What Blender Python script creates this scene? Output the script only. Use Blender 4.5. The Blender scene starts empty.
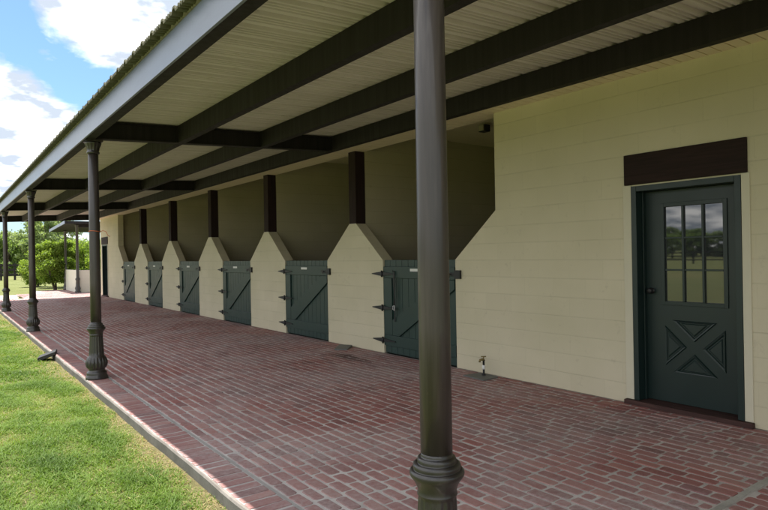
import bpy, math, random
import numpy as np
from mathutils import Vector, Matrix
random.seed(7); RNG = np.random.default_rng(11)
scene = bpy.context.scene
col = scene.collection

# ------------------------------------------------------------------ camera
YAW, PITCH, ROLL = math.radians(36.655), 0.0, math.radians(1.004)
CAM_H = 1.4902
fwd = Vector((math.sin(YAW), math.cos(YAW), 0))
right0 = Vector((math.cos(YAW), -math.sin(YAW), 0)); up0 = Vector((0, 0, 1))
c_, s_ = math.cos(ROLL), math.sin(ROLL)
right = right0 * c_ - up0 * s_; up = up0 * c_ + right0 * s_
cd = bpy.data.cameras.new('camera'); cam = bpy.data.objects.new('camera', cd); col.objects.link(cam)
m = Matrix((right, up, -fwd)).transposed().to_4x4(); m.translation = Vector((0, 0, CAM_H))
cam.matrix_world = m
cd.sensor_width = 36; cd.lens = 595.97 / 768 * 36; cd.clip_end = 6000; cd.clip_start = 0.05
scene.camera = cam

# ------------------------------------------------------------------ light
SUN_DIR = Vector((-0.115, 0.88, 3.13)).normalized()
elev = math.asin(SUN_DIR.z); azim = math.atan2(SUN_DIR.x, SUN_DIR.y)
SKY_STRENGTH, SUN_STRENGTH, EXPOSURE = 0.082, 4.1, 1.52
sd = bpy.data.lights.new('sun', 'SUN'); sun = bpy.data.objects.new('sun', sd); col.objects.link(sun)
sd.energy = SUN_STRENGTH; sd.angle = math.radians(0.53); sd.color = (1.0, 0.955, 0.88)
sun.rotation_euler = SUN_DIR.to_track_quat('Z', 'Y').to_euler(); sun.location = (0, 0, 30)
vs = scene.view_settings
vs.view_transform = 'Standard'; vs.look = 'None'; vs.gamma = 1; vs.exposure = EXPOSURE; vs.use_curve_mapping = False

world = bpy.data.worlds.new('World'); scene.world = world; world.use_nodes = True
nt = world.node_tree; nt.nodes.clear()
def wn(t, **k):
    n = nt.nodes.new(t)
    for a, b in k.items(): setattr(n, a, b)
    return n
out = wn('ShaderNodeOutputWorld'); bg = wn('ShaderNodeBackground'); bg.inputs['Strength'].default_value = SKY_STRENGTH
sky = wn('ShaderNodeTexSky', sky_type='NISHITA'); sky.sun_disc = False
sky.sun_elevation = elev; sky.sun_rotation = azim; sky.air_density = 1.0; sky.dust_density = 1.1; sky.ozone_density = 1.5
tc = wn('ShaderNodeTexCoord'); sep = wn('ShaderNodeSeparateXYZ'); nt.links.new(tc.outputs['Generated'], sep.inputs[0])
addz = wn('ShaderNodeMath', operation='ADD'); addz.inputs[1].default_value = 0.22; nt.links.new(sep.outputs['Z'], addz.inputs[0])
mx = wn('ShaderNodeMath', operation='MAXIMUM'); mx.inputs[1].default_value = 0.05; nt.links.new(addz.outputs[0], mx.inputs[0])
dvx = wn('ShaderNodeMath', operation='DIVIDE'); nt.links.new(sep.outputs['X'], dvx.inputs[0]); nt.links.new(mx.outputs[0], dvx.inputs[1])
dvy = wn('ShaderNodeMath', operation='DIVIDE'); nt.links.new(sep.outputs['Y'], dvy.inputs[0]); nt.links.new(mx.outputs[0], dvy.inputs[1])
cmb = wn('ShaderNodeCombineXYZ'); nt.links.new(dvx.outputs[0], cmb.inputs[0]); nt.links.new(dvy.outputs[0], cmb.inputs[1])
mp = wn('ShaderNodeMapping'); mp.inputs['Location'].default_value = (8.01, 4.2, 0.4); nt.links.new(cmb.outputs[0], mp.inputs[0])
nz = wn('ShaderNodeTexNoise'); nz.inputs['Scale'].default_value = 3.2; nz.inputs['Detail'].default_value = 9; nz.inputs['Roughness'].default_value = 0.55
nz.inputs['Distortion'].default_value = 0.25
nt.links.new(mp.outputs[0], nz.inputs['Vector'])
cr = wn('ShaderNodeValToRGB'); cr.color_ramp.elements[0].position = 0.47; cr.color_ramp.elements[1].position = 0.60
# cumulus banks in the sky, some of them unseen and added as fill light: (azimuth from +y towards +x, elevation, angular radius, amount), degrees
BANKS = [(11.0, 20.5, 5.5, .17), (14.5, 22.0, 6.5, .17), (18.0, 17.0, 5.0, .17), (20.5, 21.0, 7.0, .2), (8.5, 23.5, 4.5, .15), (25, 15, 6, .15),
         (3.5, 13.0, 5.0, .19), (6.0, 9.5, 5.0, .19), (1.0, 9.0, 6.0, .19), (12.5, 11.6, 2.0, .08), (7.2, 17.6, 1.6, .08),
         (-70, 30, 42, .30), (-110, 25, 40, .30), (-40, 45, 26, .22), (-150, 35, 40, .25), (-30, 12, 22, .2),  # unseen banks outside the view, added to brighten the porch
         (6.2, 17.0, 4.2, -.14), (10.5, 14.0, 3.6, -.12), (13.5, 10.0, 3.6, -.1), (3.5, 21.0, 3.0, -.08), (12, 4, 5, -.05)]
vn = wn('ShaderNodeVectorMath', operation='NORMALIZE'); nt.links.new(tc.outputs['Generated'], vn.inputs[0])
acc = nz.outputs['Fac']
for az, el, rad, amt in BANKS:
    a_, e_ = math.radians(az), math.radians(el)
    ds = wn('ShaderNodeVectorMath', operation='DISTANCE'); nt.links.new(vn.outputs[0], ds.inputs[0])
    ds.inputs[1].default_value = (math.sin(a_)*math.cos(e_), math.cos(a_)*math.cos(e_), math.sin(e_))
    mr = wn('ShaderNodeMapRange', interpolation_type='SMOOTHSTEP'); nt.links.new(ds.outputs['Value'], mr.inputs[0])
    mr.inputs[1].default_value = 0; mr.inputs[2].default_value = math.radians(rad*1.35); mr.inputs[3].default_value = amt; mr.inputs[4].default_value = 0
    ad = wn('ShaderNodeMath', operation='ADD'); nt.links.new(acc, ad.inputs[0]); nt.links.new(mr.outputs[0], ad.inputs[1]); acc = ad.outputs[0]
nt.links.new(acc, cr.inputs[0])
nz2 = wn('ShaderNodeTexNoise'); nz2.inputs['Scale'].default_value = 6.5; nz2.inputs['Detail'].default_value = 6
nt.links.new(mp.outputs[0], nz2.inputs['Vector'])
cr2 = wn('ShaderNodeValToRGB'); cr2.color_ramp.elements[0].position = 0.41; cr2.color_ramp.elements[1].position = 0.66
cr2.color_ramp.elements[0].color = (3.1, 3.5, 4.1, 1); cr2.color_ramp.elements[1].color = (11.5, 11.3, 11.0, 1)
nt.links.new(nz2.outputs['Fac'], cr2.inputs[0])
mixs = wn('ShaderNodeMix', data_type='RGBA'); nt.links.new(cr.outputs[0], mixs.inputs[0])
skm = wn('ShaderNodeMix', data_type='RGBA', blend_type='MULTIPLY'); skm.inputs[0].default_value = 1; skm.inputs[7].default_value = (.64, .80, .98, 1)
nt.links.new(sky.outputs[0], skm.inputs[6]); nt.links.new(skm.outputs[2], mixs.inputs[6]); nt.links.new(cr2.outputs[0], mixs.inputs[7])
nt.links.new(mixs.outputs[2], bg.inputs['Color']); nt.links.new(bg.outputs[0], out.inputs[0])

# ------------------------------------------------------------------ helpers
def tag(o, label=None, cat=None, group=None, kind=None):
    if label: o['label'] = label
    if cat: o['category'] = cat
    if group: o['group'] = group
    if kind: o['kind'] = kind
    return o
def empty(name, loc, label, cat, group=None):
    o = bpy.data.objects.new(name, None); col.objects.link(o); o.location = loc
    o.empty_display_size = 0.2
    return tag(o, label, cat, group)
def worldloc(o):
    v = Vector((0, 0, 0))
    while o is not None: v += o.location; o = o.parent
    return v
class MB:
    def __init__(s): s.v = []; s.f = []; s.sm = []
    def add(s, vs, fs, smooth=False):
        b = len(s.v); s.v += [tuple(v) for v in vs]
        for f in fs: s.f.append(tuple(b + i for i in f)); s.sm.append(smooth)
        return s
    def box(s, x0, x1, y0, y1, z0, z1):
        return s.add([(x0,y0,z0),(x1,y0,z0),(x1,y1,z0),(x0,y1,z0),(x0,y0,z1),(x1,y0,z1),(x1,y1,z1),(x0,y1,z1)],
              [(0,3,2,1),(4,5,6,7),(0,1,5,4),(1,2,6,5),(2,3,7,6),(3,0,4,7)])
    def prism_x(s, poly, x0, x1):      # poly of (y,z), counter-clockwise seen from -x (y to the left)
        n = len(poly)
        s.add([(x0, y, z) for y, z in poly] + [(x1, y, z) for y, z in poly],
              [tuple(range(n)), tuple(range(2*n-1, n-1, -1))] + [((i+1) % n, i, n+i, n+(i+1) % n) for i in range(n)])
        return s
    def prism(s, pts0, pts1):
        n = len(pts0)
        return s.add(list(pts0) + list(pts1), [tuple(range(n-1, -1, -1)), tuple(range(n, 2*n))] + [(i, (i+1) % n, n+(i+1) % n, n+i) for i in range(n)])
    def lathe(s, cx, cy, prof, seg=32, smooth=True, flute=None):
        vs = []
        for k, (r, z) in enumerate(prof):
            for i in range(seg):
                a = 2*math.pi*i/seg; rr = r
                if flute: rr = r * (1 + flute(k, z, a))
                vs.append((cx + rr*math.cos(a), cy + rr*math.sin(a), z))
        fs = []
        for k in range(len(prof)-1):
            for i in range(seg):
                j = (i+1) % seg
                fs.append((k*seg+i, k*seg+j, (k+1)*seg+j, (k+1)*seg+i))
        n = len(prof)
        fs.append(tuple(range(seg-1, -1, -1))); fs.append(tuple((n-1)*seg + i for i in range(seg)))
        return s.add(vs, fs, smooth)
    def tube(s, pts, r, seg=8, smooth=True):
        pts = [Vector(p) for p in pts]; vs = []; rs = r if isinstance(r, (list, tuple)) else [r]*len(pts)
        for k, p in enumerate(pts):
            t = (pts[min(k+1, len(pts)-1)] - pts[max(k-1, 0)]).normalized()
            a = t.orthogonal().normalized() if k == 0 else (a_prev - t * a_prev.dot(t)).normalized()
            a_prev = a; b = t.cross(a)
            for i in range(seg):
                q = 2*math.pi*i/seg; vs.append(p + (a*math.cos(q) + b*math.sin(q)) * rs[k])
        fs = [(k*seg+i, k*seg+(i+1) % seg, (k+1)*seg+(i+1) % seg, (k+1)*seg+i) for k in range(len(pts)-1) for i in range(seg)]
        fs.append(tuple(range(seg-1, -1, -1))); fs.append(tuple((len(pts)-1)*seg+i for i in range(seg)))
        return s.add(vs, fs, smooth)
    def build(s, name, mat, parent=None, bevel=0):
        off = worldloc(parent) if parent is not None else Vector((0, 0, 0))
        me = bpy.data.meshes.new(name)
        me.from_pydata([(x-off.x, y-off.y, z-off.z) for x, y, z in s.v], [], s.f); me.update()
        me.polygons.foreach_set('use_smooth', s.sm)
        me.materials.append(mat)
        o = bpy.data.objects.new(name, me); col.objects.link(o)
        if parent is not None: o.parent = parent
        if bevel:
            b = o.modifiers.new('bevel', 'BEVEL'); b.width = bevel; b.segments = 2; b.limit_method = 'ANGLE'; b.angle_limit = math.radians(40)
        return o
def np_mesh(name, V, F, mat, parent=None, attrs=None, smooth=False, loc=(0, 0, 0)):
    """V (n,3) float, F (m,k) int"""
    me = bpy.data.meshes.new(name); k = F.shape[1]
    me.vertices.add(len(V)); me.vertices.foreach_set('co', V.astype(np.float32).ravel())
    me.loops.add(F.size); me.loops.foreach_set('vertex_index', F.astype(np.int32).ravel())
    me.polygons.add(len(F)); me.polygons.foreach_set('loop_start', np.arange(0, F.size, k, dtype=np.int32))
    me.polygons.foreach_set('loop_total', np.full(len(F), k, dtype=np.int32))
    me.polygons.foreach_set('use_smooth', np.full(len(F), smooth))
    me.update(calc_edges=True); me.validate()
    for n, a in (attrs or {}).items():
        at = me.attributes.new(n, 'FLOAT', 'POINT'); at.data.foreach_set('value', a.astype(np.float32))
    me.materials.append(mat)
    o = bpy.data.objects.new(name, me); col.objects.link(o); o.location = loc
    if parent is not None: o.parent = parent
    return o
def copy_tree(o, parent=None):
    c = o.copy(); col.objects.link(c)
    if parent is not None: c.parent = parent
    for ch in [x for x in bpy.data.objects if x.parent == o]: copy_tree(ch, c)
    return c

# ------------------------------------------------------------------ materials
class NT:
    def __init__(s, name):
        s.m = bpy.data.materials.new(name); s.m.use_nodes = True; s.t = s.m.node_tree; s.t.nodes.clear()
        s.out = s.n('ShaderNodeOutputMaterial'); s.p = s.n('ShaderNodeBsdfPrincipled'); s.l(s.p.outputs[0], s.out.inputs[0])
        s.co = s.n('ShaderNodeTexCoord').outputs['Object']
    def n(s, t, **k):
        n = s.t.nodes.new(t)
        for a, b in k.items(): setattr(n, a, b)
        return n
    def l(s, a, b): s.t.links.new(a, b)
    def geo(s):   # world position
        return s.n('ShaderNodeNewGeometry').outputs['Position']
    def noise(s, scale, detail=4, rough=.55, vec=None, stretch=None, dist=0):
        v = vec if vec is not None else s.co
        if stretch:
            mpn = s.n('ShaderNodeMapping'); mpn.inputs['Scale'].default_value = stretch; s.l(v, mpn.inputs[0]); v = mpn.outputs[0]
        q = s.n('ShaderNodeTexNoise'); q.inputs['Scale'].default_value = scale; q.inputs['Detail'].default_value = detail
        q.inputs['Roughness'].default_value = rough; q.inputs['Distortion'].default_value = dist; s.l(v, q.inputs['Vector']); return q.outputs['Fac']
    def ramp(s, fac, stops):
        r = s.n('ShaderNodeValToRGB'); e = r.color_ramp.elements
        while len(e) < len(stops): e.new(0.5)
        for el, (p, c) in zip(e, stops): el.position = p; el.color = (c if len(c) == 4 else (*c, 1)) if not isinstance(c, float) else (c, c, c, 1)
        s.l(fac, r.inputs[0]); return r.outputs[0]
    def mix(s, fac, a, b, mode='MIX'):
        x = s.n('ShaderNodeMix', data_type='RGBA', blend_type=mode)
        for v, i in ((fac, 0), (a, 6), (b, 7)):
            if hasattr(v, 'is_output'): s.l(v, x.inputs[i])
            else: x.inputs[i].default_value = v if i == 0 else (*v, 1)
        return x.outputs[2]
    def math(s, op, a, b=None):
        x = s.n('ShaderNodeMath', operation=op)
        for v, i in ((a, 0), (b, 1)):
            if v is None: continue
            if hasattr(v, 'is_output'): s.l(v, x.inputs[i])
            else: x.inputs[i].default_value = v
        return x.outputs[0]
    def attr(s, name): return s.n('ShaderNodeAttribute', attribute_name=name).outputs['Fac']
    def bump(s, h, strength=.3, dist=.01, prev=None):
        b = s.n('ShaderNodeBump'); b.inputs['Strength'].default_value = strength; b.inputs['Distance'].default_value = dist
        s.l(h, b.inputs['Height'])
        if prev is not None: s.l(prev, b.inputs['Normal'])
        s.l(b.outputs[0], s.p.inputs['Normal']); return b.outputs[0]
    def col(s, c):
        if hasattr(c, 'is_output'): s.l(c, s.p.inputs['Base Color'])
        else: s.p.inputs['Base Color'].default_value = (*c, 1)
        return s
    def rough(s, r):
        if hasattr(r, 'is_output'): s.l(r, s.p.inputs['Roughness'])
        else: s.p.inputs['Roughness'].default_value = r
        return s
def simple(name, c, rough=.5, var=.15, scale=6, metallic=0, bump=0, stretch=None, spec=.5):
    t = NT(name); f = t.noise(scale, 5, stretch=stretch)
    t.col(t.mix(f, tuple(x*(1-var) for x in c), tuple(min(1, x*(1+var)) for x in c)))
    t.rough(t.math('ADD', t.math('MULTIPLY', f, .2), rough-.1)); t.p.inputs['Metallic'].default_value = metallic
    t.p.inputs['Specular IOR Level'].default_value = spec
    if bump: t.bump(t.noise(scale*12, 4, stretch=stretch), bump, .004)
    return t.m

def mat_block(name='painted_block', k=1.0):                     # painted concrete block wall
    t = NT(name)
    sp = t.n('ShaderNodeSeparateXYZ'); t.l(t.geo(), sp.inputs[0])
    cb = t.n('ShaderNodeCombineXYZ')
    # y runs along the front walls, x along the partitions
    t.l(t.math('ADD', sp.outputs['Y'], t.math('ADD', sp.outputs['X'], -0.195)), cb.inputs[0]); t.l(t.math('ADD', sp.outputs['Z'], .02), cb.inputs[1])
    b = t.n('ShaderNodeTexBrick'); t.l(cb.outputs[0], b.inputs['Vector'])
    b.offset = .5; b.inputs['Scale'].default_value = 1; b.inputs['Brick Width'].default_value = .4065; b.inputs['Row Height'].default_value = .2033
    b.inputs['Mortar Size'].default_value = .005; b.inputs['Mortar Smooth'].default_value = .85; b.inputs['Bias'].default_value = 0
    b.inputs['Color1'].default_value = (0, 0, 0, 1); b.inputs['Color2'].default_value = (1, 1, 1, 1); b.inputs['Mortar'].default_value = (.5, .5, .5, 1)
    sepc = t.n('ShaderNodeSeparateColor'); t.l(b.outputs['Color'], sepc.inputs[0])
    # bed joints stay readable, the upright joints are nearly filled with paint
    pg = t.n('ShaderNodeMath', operation='PINGPONG'); t.l(t.math('ADD', sp.outputs['Z'], .02), pg.inputs[0]); pg.inputs[1].default_value = .10165
    bed = t.ramp(pg.outputs[0], [(.0, 1.0), (.0085, 0.0)])
    wob = t.ramp(t.noise(2.2, 4, vec=t.geo(), stretch=(1, 1, 3)), [(.33, .3), (.62, 1.0)])
    wob2 = t.ramp(t.noise(3.1, 4, vec=t.geo()), [(.38, .05), (.72, .6)])
    joint = t.math('MAXIMUM', t.math('MULTIPLY', bed, wob), t.math('MULTIPLY', b.outputs['Fac'], wob2))
    base = t.mix(sepc.outputs[0], (.605, .548, .405), (.645, .585, .435))
    base = t.mix(t.ramp(t.noise(1.1, 6, vec=t.geo()), [(.3, 0.0), (.75, 1.0)]), base, (.55, .505, .355))
    # worn joints: the paint in them is a little dirtier in places
    jd = t.math('MULTIPLY', joint, .45)
    base = t.mix(jd, base, (.40, .37, .255))
    # small scuffs
    sc = t.ramp(t.noise(9, 8, .7, vec=t.geo()), [(.60, 0.0), (.74, .38)])
    base = t.mix(sc, base, (.34, .30, .22))
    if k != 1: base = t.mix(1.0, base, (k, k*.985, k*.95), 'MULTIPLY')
    t.col(base); t.rough(.62); t.p.inputs['Specular IOR Level'].default_value = .3
    n1 = t.bump(t.math('SUBTRACT', 1.0, joint), .4, .005)
    t.bump(t.noise(90, 5, .6, vec=t.geo()), .25, .004, n1)
    return t.m

def mat_brick():
    t = NT('paving_brick'); pos = t.geo(); r = t.attr('rnd')
    base = t.ramp(r, [(0, (.135, .050, .049)), (.3, (.225, .071, .066)), (.6, (.27, .095, .085)), (.85, (.32, .140, .118)), (1, (.18, .066, .072))])
    base = t.mix(t.ramp(t.noise(38, 6, .65, vec=pos), [(.35, 0.0), (.75, .6)]), base, (.30, .17, .15))
    film = t.ramp(t.noise(.75, 7, .62, vec=pos, dist=.4), [(.38, 0.06), (.66, .76)])            # pale cement film in patches
    film2 = t.math('MULTIPLY', film, t.ramp(t.noise(24, 5, .7, vec=pos), [(.3, .25), (.65, 1.0)]))
    base = t.mix(film2, base, (.43, .375, .37))
    dark = t.ramp(t.noise(.5, 6, .6, vec=pos, stretch=(1, 1, 1)), [(.56, 0.0), (.72, .45)])
    base = t.mix(dark, base, (.075, .045, .045))
    # an old wet-looking streak in front of the second stall
    sp = t.n('ShaderNodeSeparateXYZ'); t.l(pos, sp.inputs[0])
    dx = t.math('DIVIDE', t.math('SUBTRACT', sp.outputs['X'], t.math('ADD', 4.78, t.math('MULTIPLY', t.noise(3, 4, vec=pos), .0))), .26)
    dy = t.math('DIVIDE', t.math('SUBTRACT', sp.outputs['Y'], 7.35), .85)
    d2 = t.math('ADD', t.math('MULTIPLY', dx, dx), t.math('MULTIPLY', dy, dy))
    d2 = t.math('ADD', d2, t.math('MULTIPLY', t.noise(5, 5, .6, vec=pos), 1.2))
    st = t.ramp(d2, [(.7, .75), (1.0, 0.0)])
    base = t.mix(st, base, (.060, .030, .027))
    t.col(base)
    t.rough(t.ramp(t.noise(6, 5, vec=pos), [(.3, .62), (.7, .9)])); t.p.inputs['Specular IOR Level'].default_value = .3
    t.bump(t.noise(110, 6, .7, vec=pos), .45, .004)
    return t.m
def mat_mortar():
    t = NT('paving_mortar'); pos = t.geo()
    base = t.ramp(t.noise(5, 8, .65, vec=pos), [(.3, (.32, .29, .28)), (.5, (.46, .425, .41)), (.75, (.56, .525, .505))])
    base = t.mix(t.ramp(t.noise(.6, 5, vec=pos), [(.52, 0.0), (.75, .5)]), base, (.20, .165, .15))
    t.col(base).rough(.93); t.bump(t.noise(140, 5, .7, vec=pos), .5, .004)
    return t.m
def mat_concrete(name, a, b):
    t = NT(name); pos = t.geo()
    base = t.ramp(t.noise(3.5, 9, .65, vec=pos), [(.3, a), (.7, b)])
    base = t.mix(t.ramp(t.noise(30, 6, .7, vec=pos), [(.55, 0.0), (.8, .5)]), base, tuple(x*.45 for x in a))
    t.col(base).rough(.92); t.bump(t.noise(60, 7, .7, vec=pos), .6, .006)
    return t.m
def mat_lawn():
    t = NT('lawn_soil'); pos = t.geo()
    f = t.noise(.9, 8, .65, vec=pos)
    base = t.ramp(f, [(.28, (.100, .120, .040)), (.5, (.150, .172, .062)), (.7, (.185, .195, .085))])
    base = t.mix(t.ramp(t.noise(.09, 6, .6, vec=pos), [(.5, 0.0), (.7, .7)]), base, (.20, .185, .075))
    base = t.mix(t.ramp(t.noise(22, 6, .7, vec=pos), [(.5, 0.0), (.78, .8)]), base, (.24, .185, .10))
    sp = t.n('ShaderNodeSeparateXYZ'); t.l(pos, sp.inputs[0])
    dk_ = t.math('ADD', sp.outputs['X'], t.math('MULTIPLY', t.math('SUBTRACT', t.noise(1.6, 6, .65, vec=pos), .5), 1.1))
    inside = t.math('LESS_THAN', sp.outputs['X'], 1.6)
    strip = t.math('MULTIPLY', t.ramp(dk_, [(1.08, 0.0), (1.34, 1.0)]) if False else t.math('MINIMUM', t.math('MAXIMUM', t.math('MULTIPLY', t.math('SUBTRACT', dk_, 1.20), 3.6), 0.0), 1.0), inside)
    base = t.mix(strip, base, t.ramp(t.noise(14, 7, .7, vec=pos), [(.3, (.15, .125, .06)), (.7, (.32, .26, .145))]))
    t.col(base).rough(1); t.p.inputs['Specular IOR Level'].default_value = .1
    t.bump(t.noise(25, 8, .75, vec=pos), 1, .05)
    return t.m
def mat_leaf(name, stops, trans=.35, rough=.55):
    t = NT(name); r = t.attr('rnd')
    c = t.ramp(r, stops); t.col(c).rough(rough); t.p.inputs['Specular IOR Level'].default_value = .25
    tr = t.n('ShaderNodeBsdfTranslucent'); t.l(t.mix(1.0, c, (1.25, 1.3, .6), 'MULTIPLY'), tr.inputs['Color'])
    ms = t.n('ShaderNodeMixShader'); ms.inputs[0].default_value = trans
    t.l(t.p.outputs[0], ms.inputs[1]); t.l(tr.outputs[0], ms.inputs[2]); t.l(ms.outputs[0], t.out.inputs[0])
    return t.m
def mat_bronze(name, c, rough=.38, streak=.35, coat=0):
    t = NT(name); pos = t.geo()
    v = t.noise(16, 5, .6, vec=pos, stretch=(1, 1, .05))
    f2 = t.noise(30, 7, .7, vec=pos)
    base = t.mix(t.ramp(v, [(.42, 0.0), (.72, streak)]), c, tuple(x*2.4+.012 for x in c))
    base = t.mix(t.ramp(f2, [(.62, 0.0), (.8, .4)]), base, (.10, .075, .05))
    t.col(base); t.rough(t.ramp(v, [(.3, rough), (.75, rough+.25)])); t.bump(t.noise(120, 4, vec=pos), .12, .002)
    t.p.inputs['Coat Weight'].default_value = coat; t.p.inputs['Coat Roughness'].default_value = .13; t.p.inputs['Coat IOR'].default_value = 1.6
    return t.m
def mat_wood(name, a, b, axis='z', rough=.75):
    t = NT(name); st = {'z': (14, 14, .8), 'y': (14, .8, 14)}[axis]
    f = t.noise(3, 8, .65, vec=t.geo(), stretch=st, dist=.6)
    t.col(t.ramp(f, [(.3, a), (.7, b)])).rough(rough); t.bump(f, .5, .004); t.p.inputs['Specular IOR Level'].default_value = .25
    return t.m
def mat_deck():                       # underside of the sheet-metal roof
    t = NT('roof_sheet_underside'); pos = t.geo()
    f = t.noise(2.2, 7, .65, vec=pos, stretch=(.25, 2.2, 1))
    base = t.ramp(f, [(.3, (.69, .635, .605)), (.7, (.81, .755, .73))])
    base = t.mix(t.ramp(t.noise(5, 7, .7, vec=pos), [(.6, 0.0), (.8, .55)]), base, (.22, .20, .10))
    # darker tone along the flanks of the ribs, broken up by noise
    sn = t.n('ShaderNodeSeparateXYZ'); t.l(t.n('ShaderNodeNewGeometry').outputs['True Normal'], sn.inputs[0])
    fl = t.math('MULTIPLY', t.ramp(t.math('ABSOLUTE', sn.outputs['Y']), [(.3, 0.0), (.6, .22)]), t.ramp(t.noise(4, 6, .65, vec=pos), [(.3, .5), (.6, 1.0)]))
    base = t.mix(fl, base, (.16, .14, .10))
    t.col(base).rough(.5); t.p.inputs['Specular IOR Level'].default_value = .4
    return t.m
def mat_moss_edge():
    t = NT('weathered_roof_edge'); pos = t.geo()
    base = t.ramp(t.noise(14, 7, .7, vec=pos), [(.3, (.070, .068, .036)), (.55, (.115, .110, .060)), (.8, (.17, .16, .095))])
    t.col(base).rough(.85); t.bump(t.noise(60, 6, .7, vec=pos), .4, .004)
    return t.m
def mat_fascia():
    t = NT('fascia_paint'); pos = t.geo()
    f = t.noise(4, 7, .65, vec=pos, stretch=(1, .35, 1.5))
    base = t.ramp(f, [(.3, (.150, .175, .245)), (.7, (.205, .235, .32))])
    base = t.mix(t.ramp(t.noise(26, 6, .7, vec=pos, stretch=(1, 1, .25)), [(.64, 0.0), (.8, .4)]), base, (.16, .16, .17))
    t.col(base).rough(.35)
    return t.m
def mat_glass():
    t = NT('dark_window_glass'); t.col((.030, .034, .038)); t.rough(.022); t.p.inputs['IOR'].default_value = 1.95
    t.bump(t.noise(1.5, 2), .02, .02)
    return t.m

M = {}
M['block'] = mat_block(); M['inner_block'] = mat_block('shaded_stall_block', .74)  # inner copy is the same paint, with the stalls' shade put into its colour
M['brick'] = mat_brick(); M['mortar'] = mat_mortar()
M['kerb'] = mat_concrete('kerb_concrete', (.13, .115, .10), (.25, .23, .21))
M['kerb_face'] = mat_concrete('kerb_face_concrete', (.10, .097, .085), (.19, .182, .16))
M['joint'] = mat_concrete('joint_concrete', (.27, .26, .235), (.40, .385, .35))
M['joint_dark'] = mat_concrete('dirty_joint', (.25, .235, .225), (.36, .345, .33))
M['lawn'] = mat_lawn()
M['bronze'] = mat_bronze('bronze_paint', (.027, .0205, .0170), .38, .9, .25)
M['cast'] = mat_bronze('cast_iron_paint', (.0180, .0148, .0125), .36, .5, .35)
M['beam'] = mat_bronze('beam_paint', (.0085, .0060, .0062), .65, .0)
M['deck'] = mat_deck(); M['edge'] = mat_moss_edge(); M['fascia'] = mat_fascia()
M['green'] = simple('green_door_paint', (.012, .036, .030), .45, .16, 5, bump=.12)
M['green_dark'] = simple('green_entry_paint', (.0075, .021, .019), .4, .1, 5)
M['cream_trim'] = simple('cream_trim_paint', (.60, .56, .43), .5, .05, 8)
M['soffit'] = simple('soffit_board_paint', (.80, .69, .52), .6, .08, 4)
M['post_wood'] = mat_wood('dark_stained_timber', (.014, .008, .008), (.032, .016, .015))
M['lintel_wood'] = mat_wood('dark_stained_lintel', (.014, .008, .007), (.030, .015, .013), 'y')
M['sill_wood'] = mat_wood('worn_sill_timber', (.030, .014, .013), (.085, .045, .038), 'y')
M['iron'] = simple('black_iron', (.010, .010, .011), .5, .2, 20)
M['white'] = simple('white_plate', (.72, .72, .70), .5, .04, 20)
M['glass'] = mat_glass()
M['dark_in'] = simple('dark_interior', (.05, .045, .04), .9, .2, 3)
M['rubber'] = simple('black_rubber', (.016, .016, .017), .55, .2, 12, bump=.2)
M['plate'] = simple('grey_metal_cover', (.12, .125, .12), .6, .3, 14, bump=.2)
M['brass'] = simple('old_brass', (.22, .17, .07), .4, .3, 30, metallic=.8)
M['orange'] = simple('orange_twine', (.55, .13, .045), .8, .15, 40)
M['bark'] = mat_wood('bark', (.05, .038, .028), (.13, .10, .075), rough=.95)
M['fence_wood'] = mat_wood('black_fence_board', (.020, .018, .016), (.045, .04, .036), rough=.9)
M['lamp_metal'] = simple('cream_lamp_metal', (.35, .32, .22), .5, .1, 10)
M['path'] = mat_concrete('pale_sand', (.40, .34, .25), (.56, .49, .37))
M['grass'] = mat_leaf('grass_blade', [(0, (.062, .120, .016)), (.4, (.128, .215, .028)), (.72, (.195, .275, .055)), (.80, (.24, .29, .085)), (.86, (.34, .29, .13)), (1, (.50, .40, .22))], .4)
M['leaf_a'] = mat_leaf('leaf_mid', [(0, (.105, .155, .045)), (.5, (.160, .235, .072)), (1, (.235, .315, .110))], .5)
M['leaf_b'] = mat_leaf('leaf_light', [(0, (.080, .130, .022)), (.5, (.200, .285, .050)), (1, (.340, .410, .105))], .55)
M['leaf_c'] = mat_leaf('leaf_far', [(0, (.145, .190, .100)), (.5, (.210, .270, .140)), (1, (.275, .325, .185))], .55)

# ------------------------------------------------------------------ main dimensions
WX = 5.4; WT = .194
YD, DW, PIT, DH = 5.70, 1.59, 3.216, 1.413
NB = 6
PX, PY0, PST = 1.562, 1.774, 6.432
Y0, Y1 = -4.6, 27.2                  # building
RY0, RY1 = -4.9, 27.75               # porch roof
ROOF = lambda x: 3.175 + .0455*x     # top of the purlins
SLOPE = .0455
SOFFIT = 3.182
XE = 1.36                            # edge of the roof sheets

# ------------------------------------------------------------------ ground
gm = MB()
xs = [-2500, -300, -60, -12, -2, 1.44]; ys = [-2500, -200, -10, 5, 20, 28, 45, 120, 600, 2500]
lawn = MB().box(-2500, 2500, -2500, 2500, -.62, -.09).build('lawn', M['lawn']); tag(lawn, kind='structure')

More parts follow.
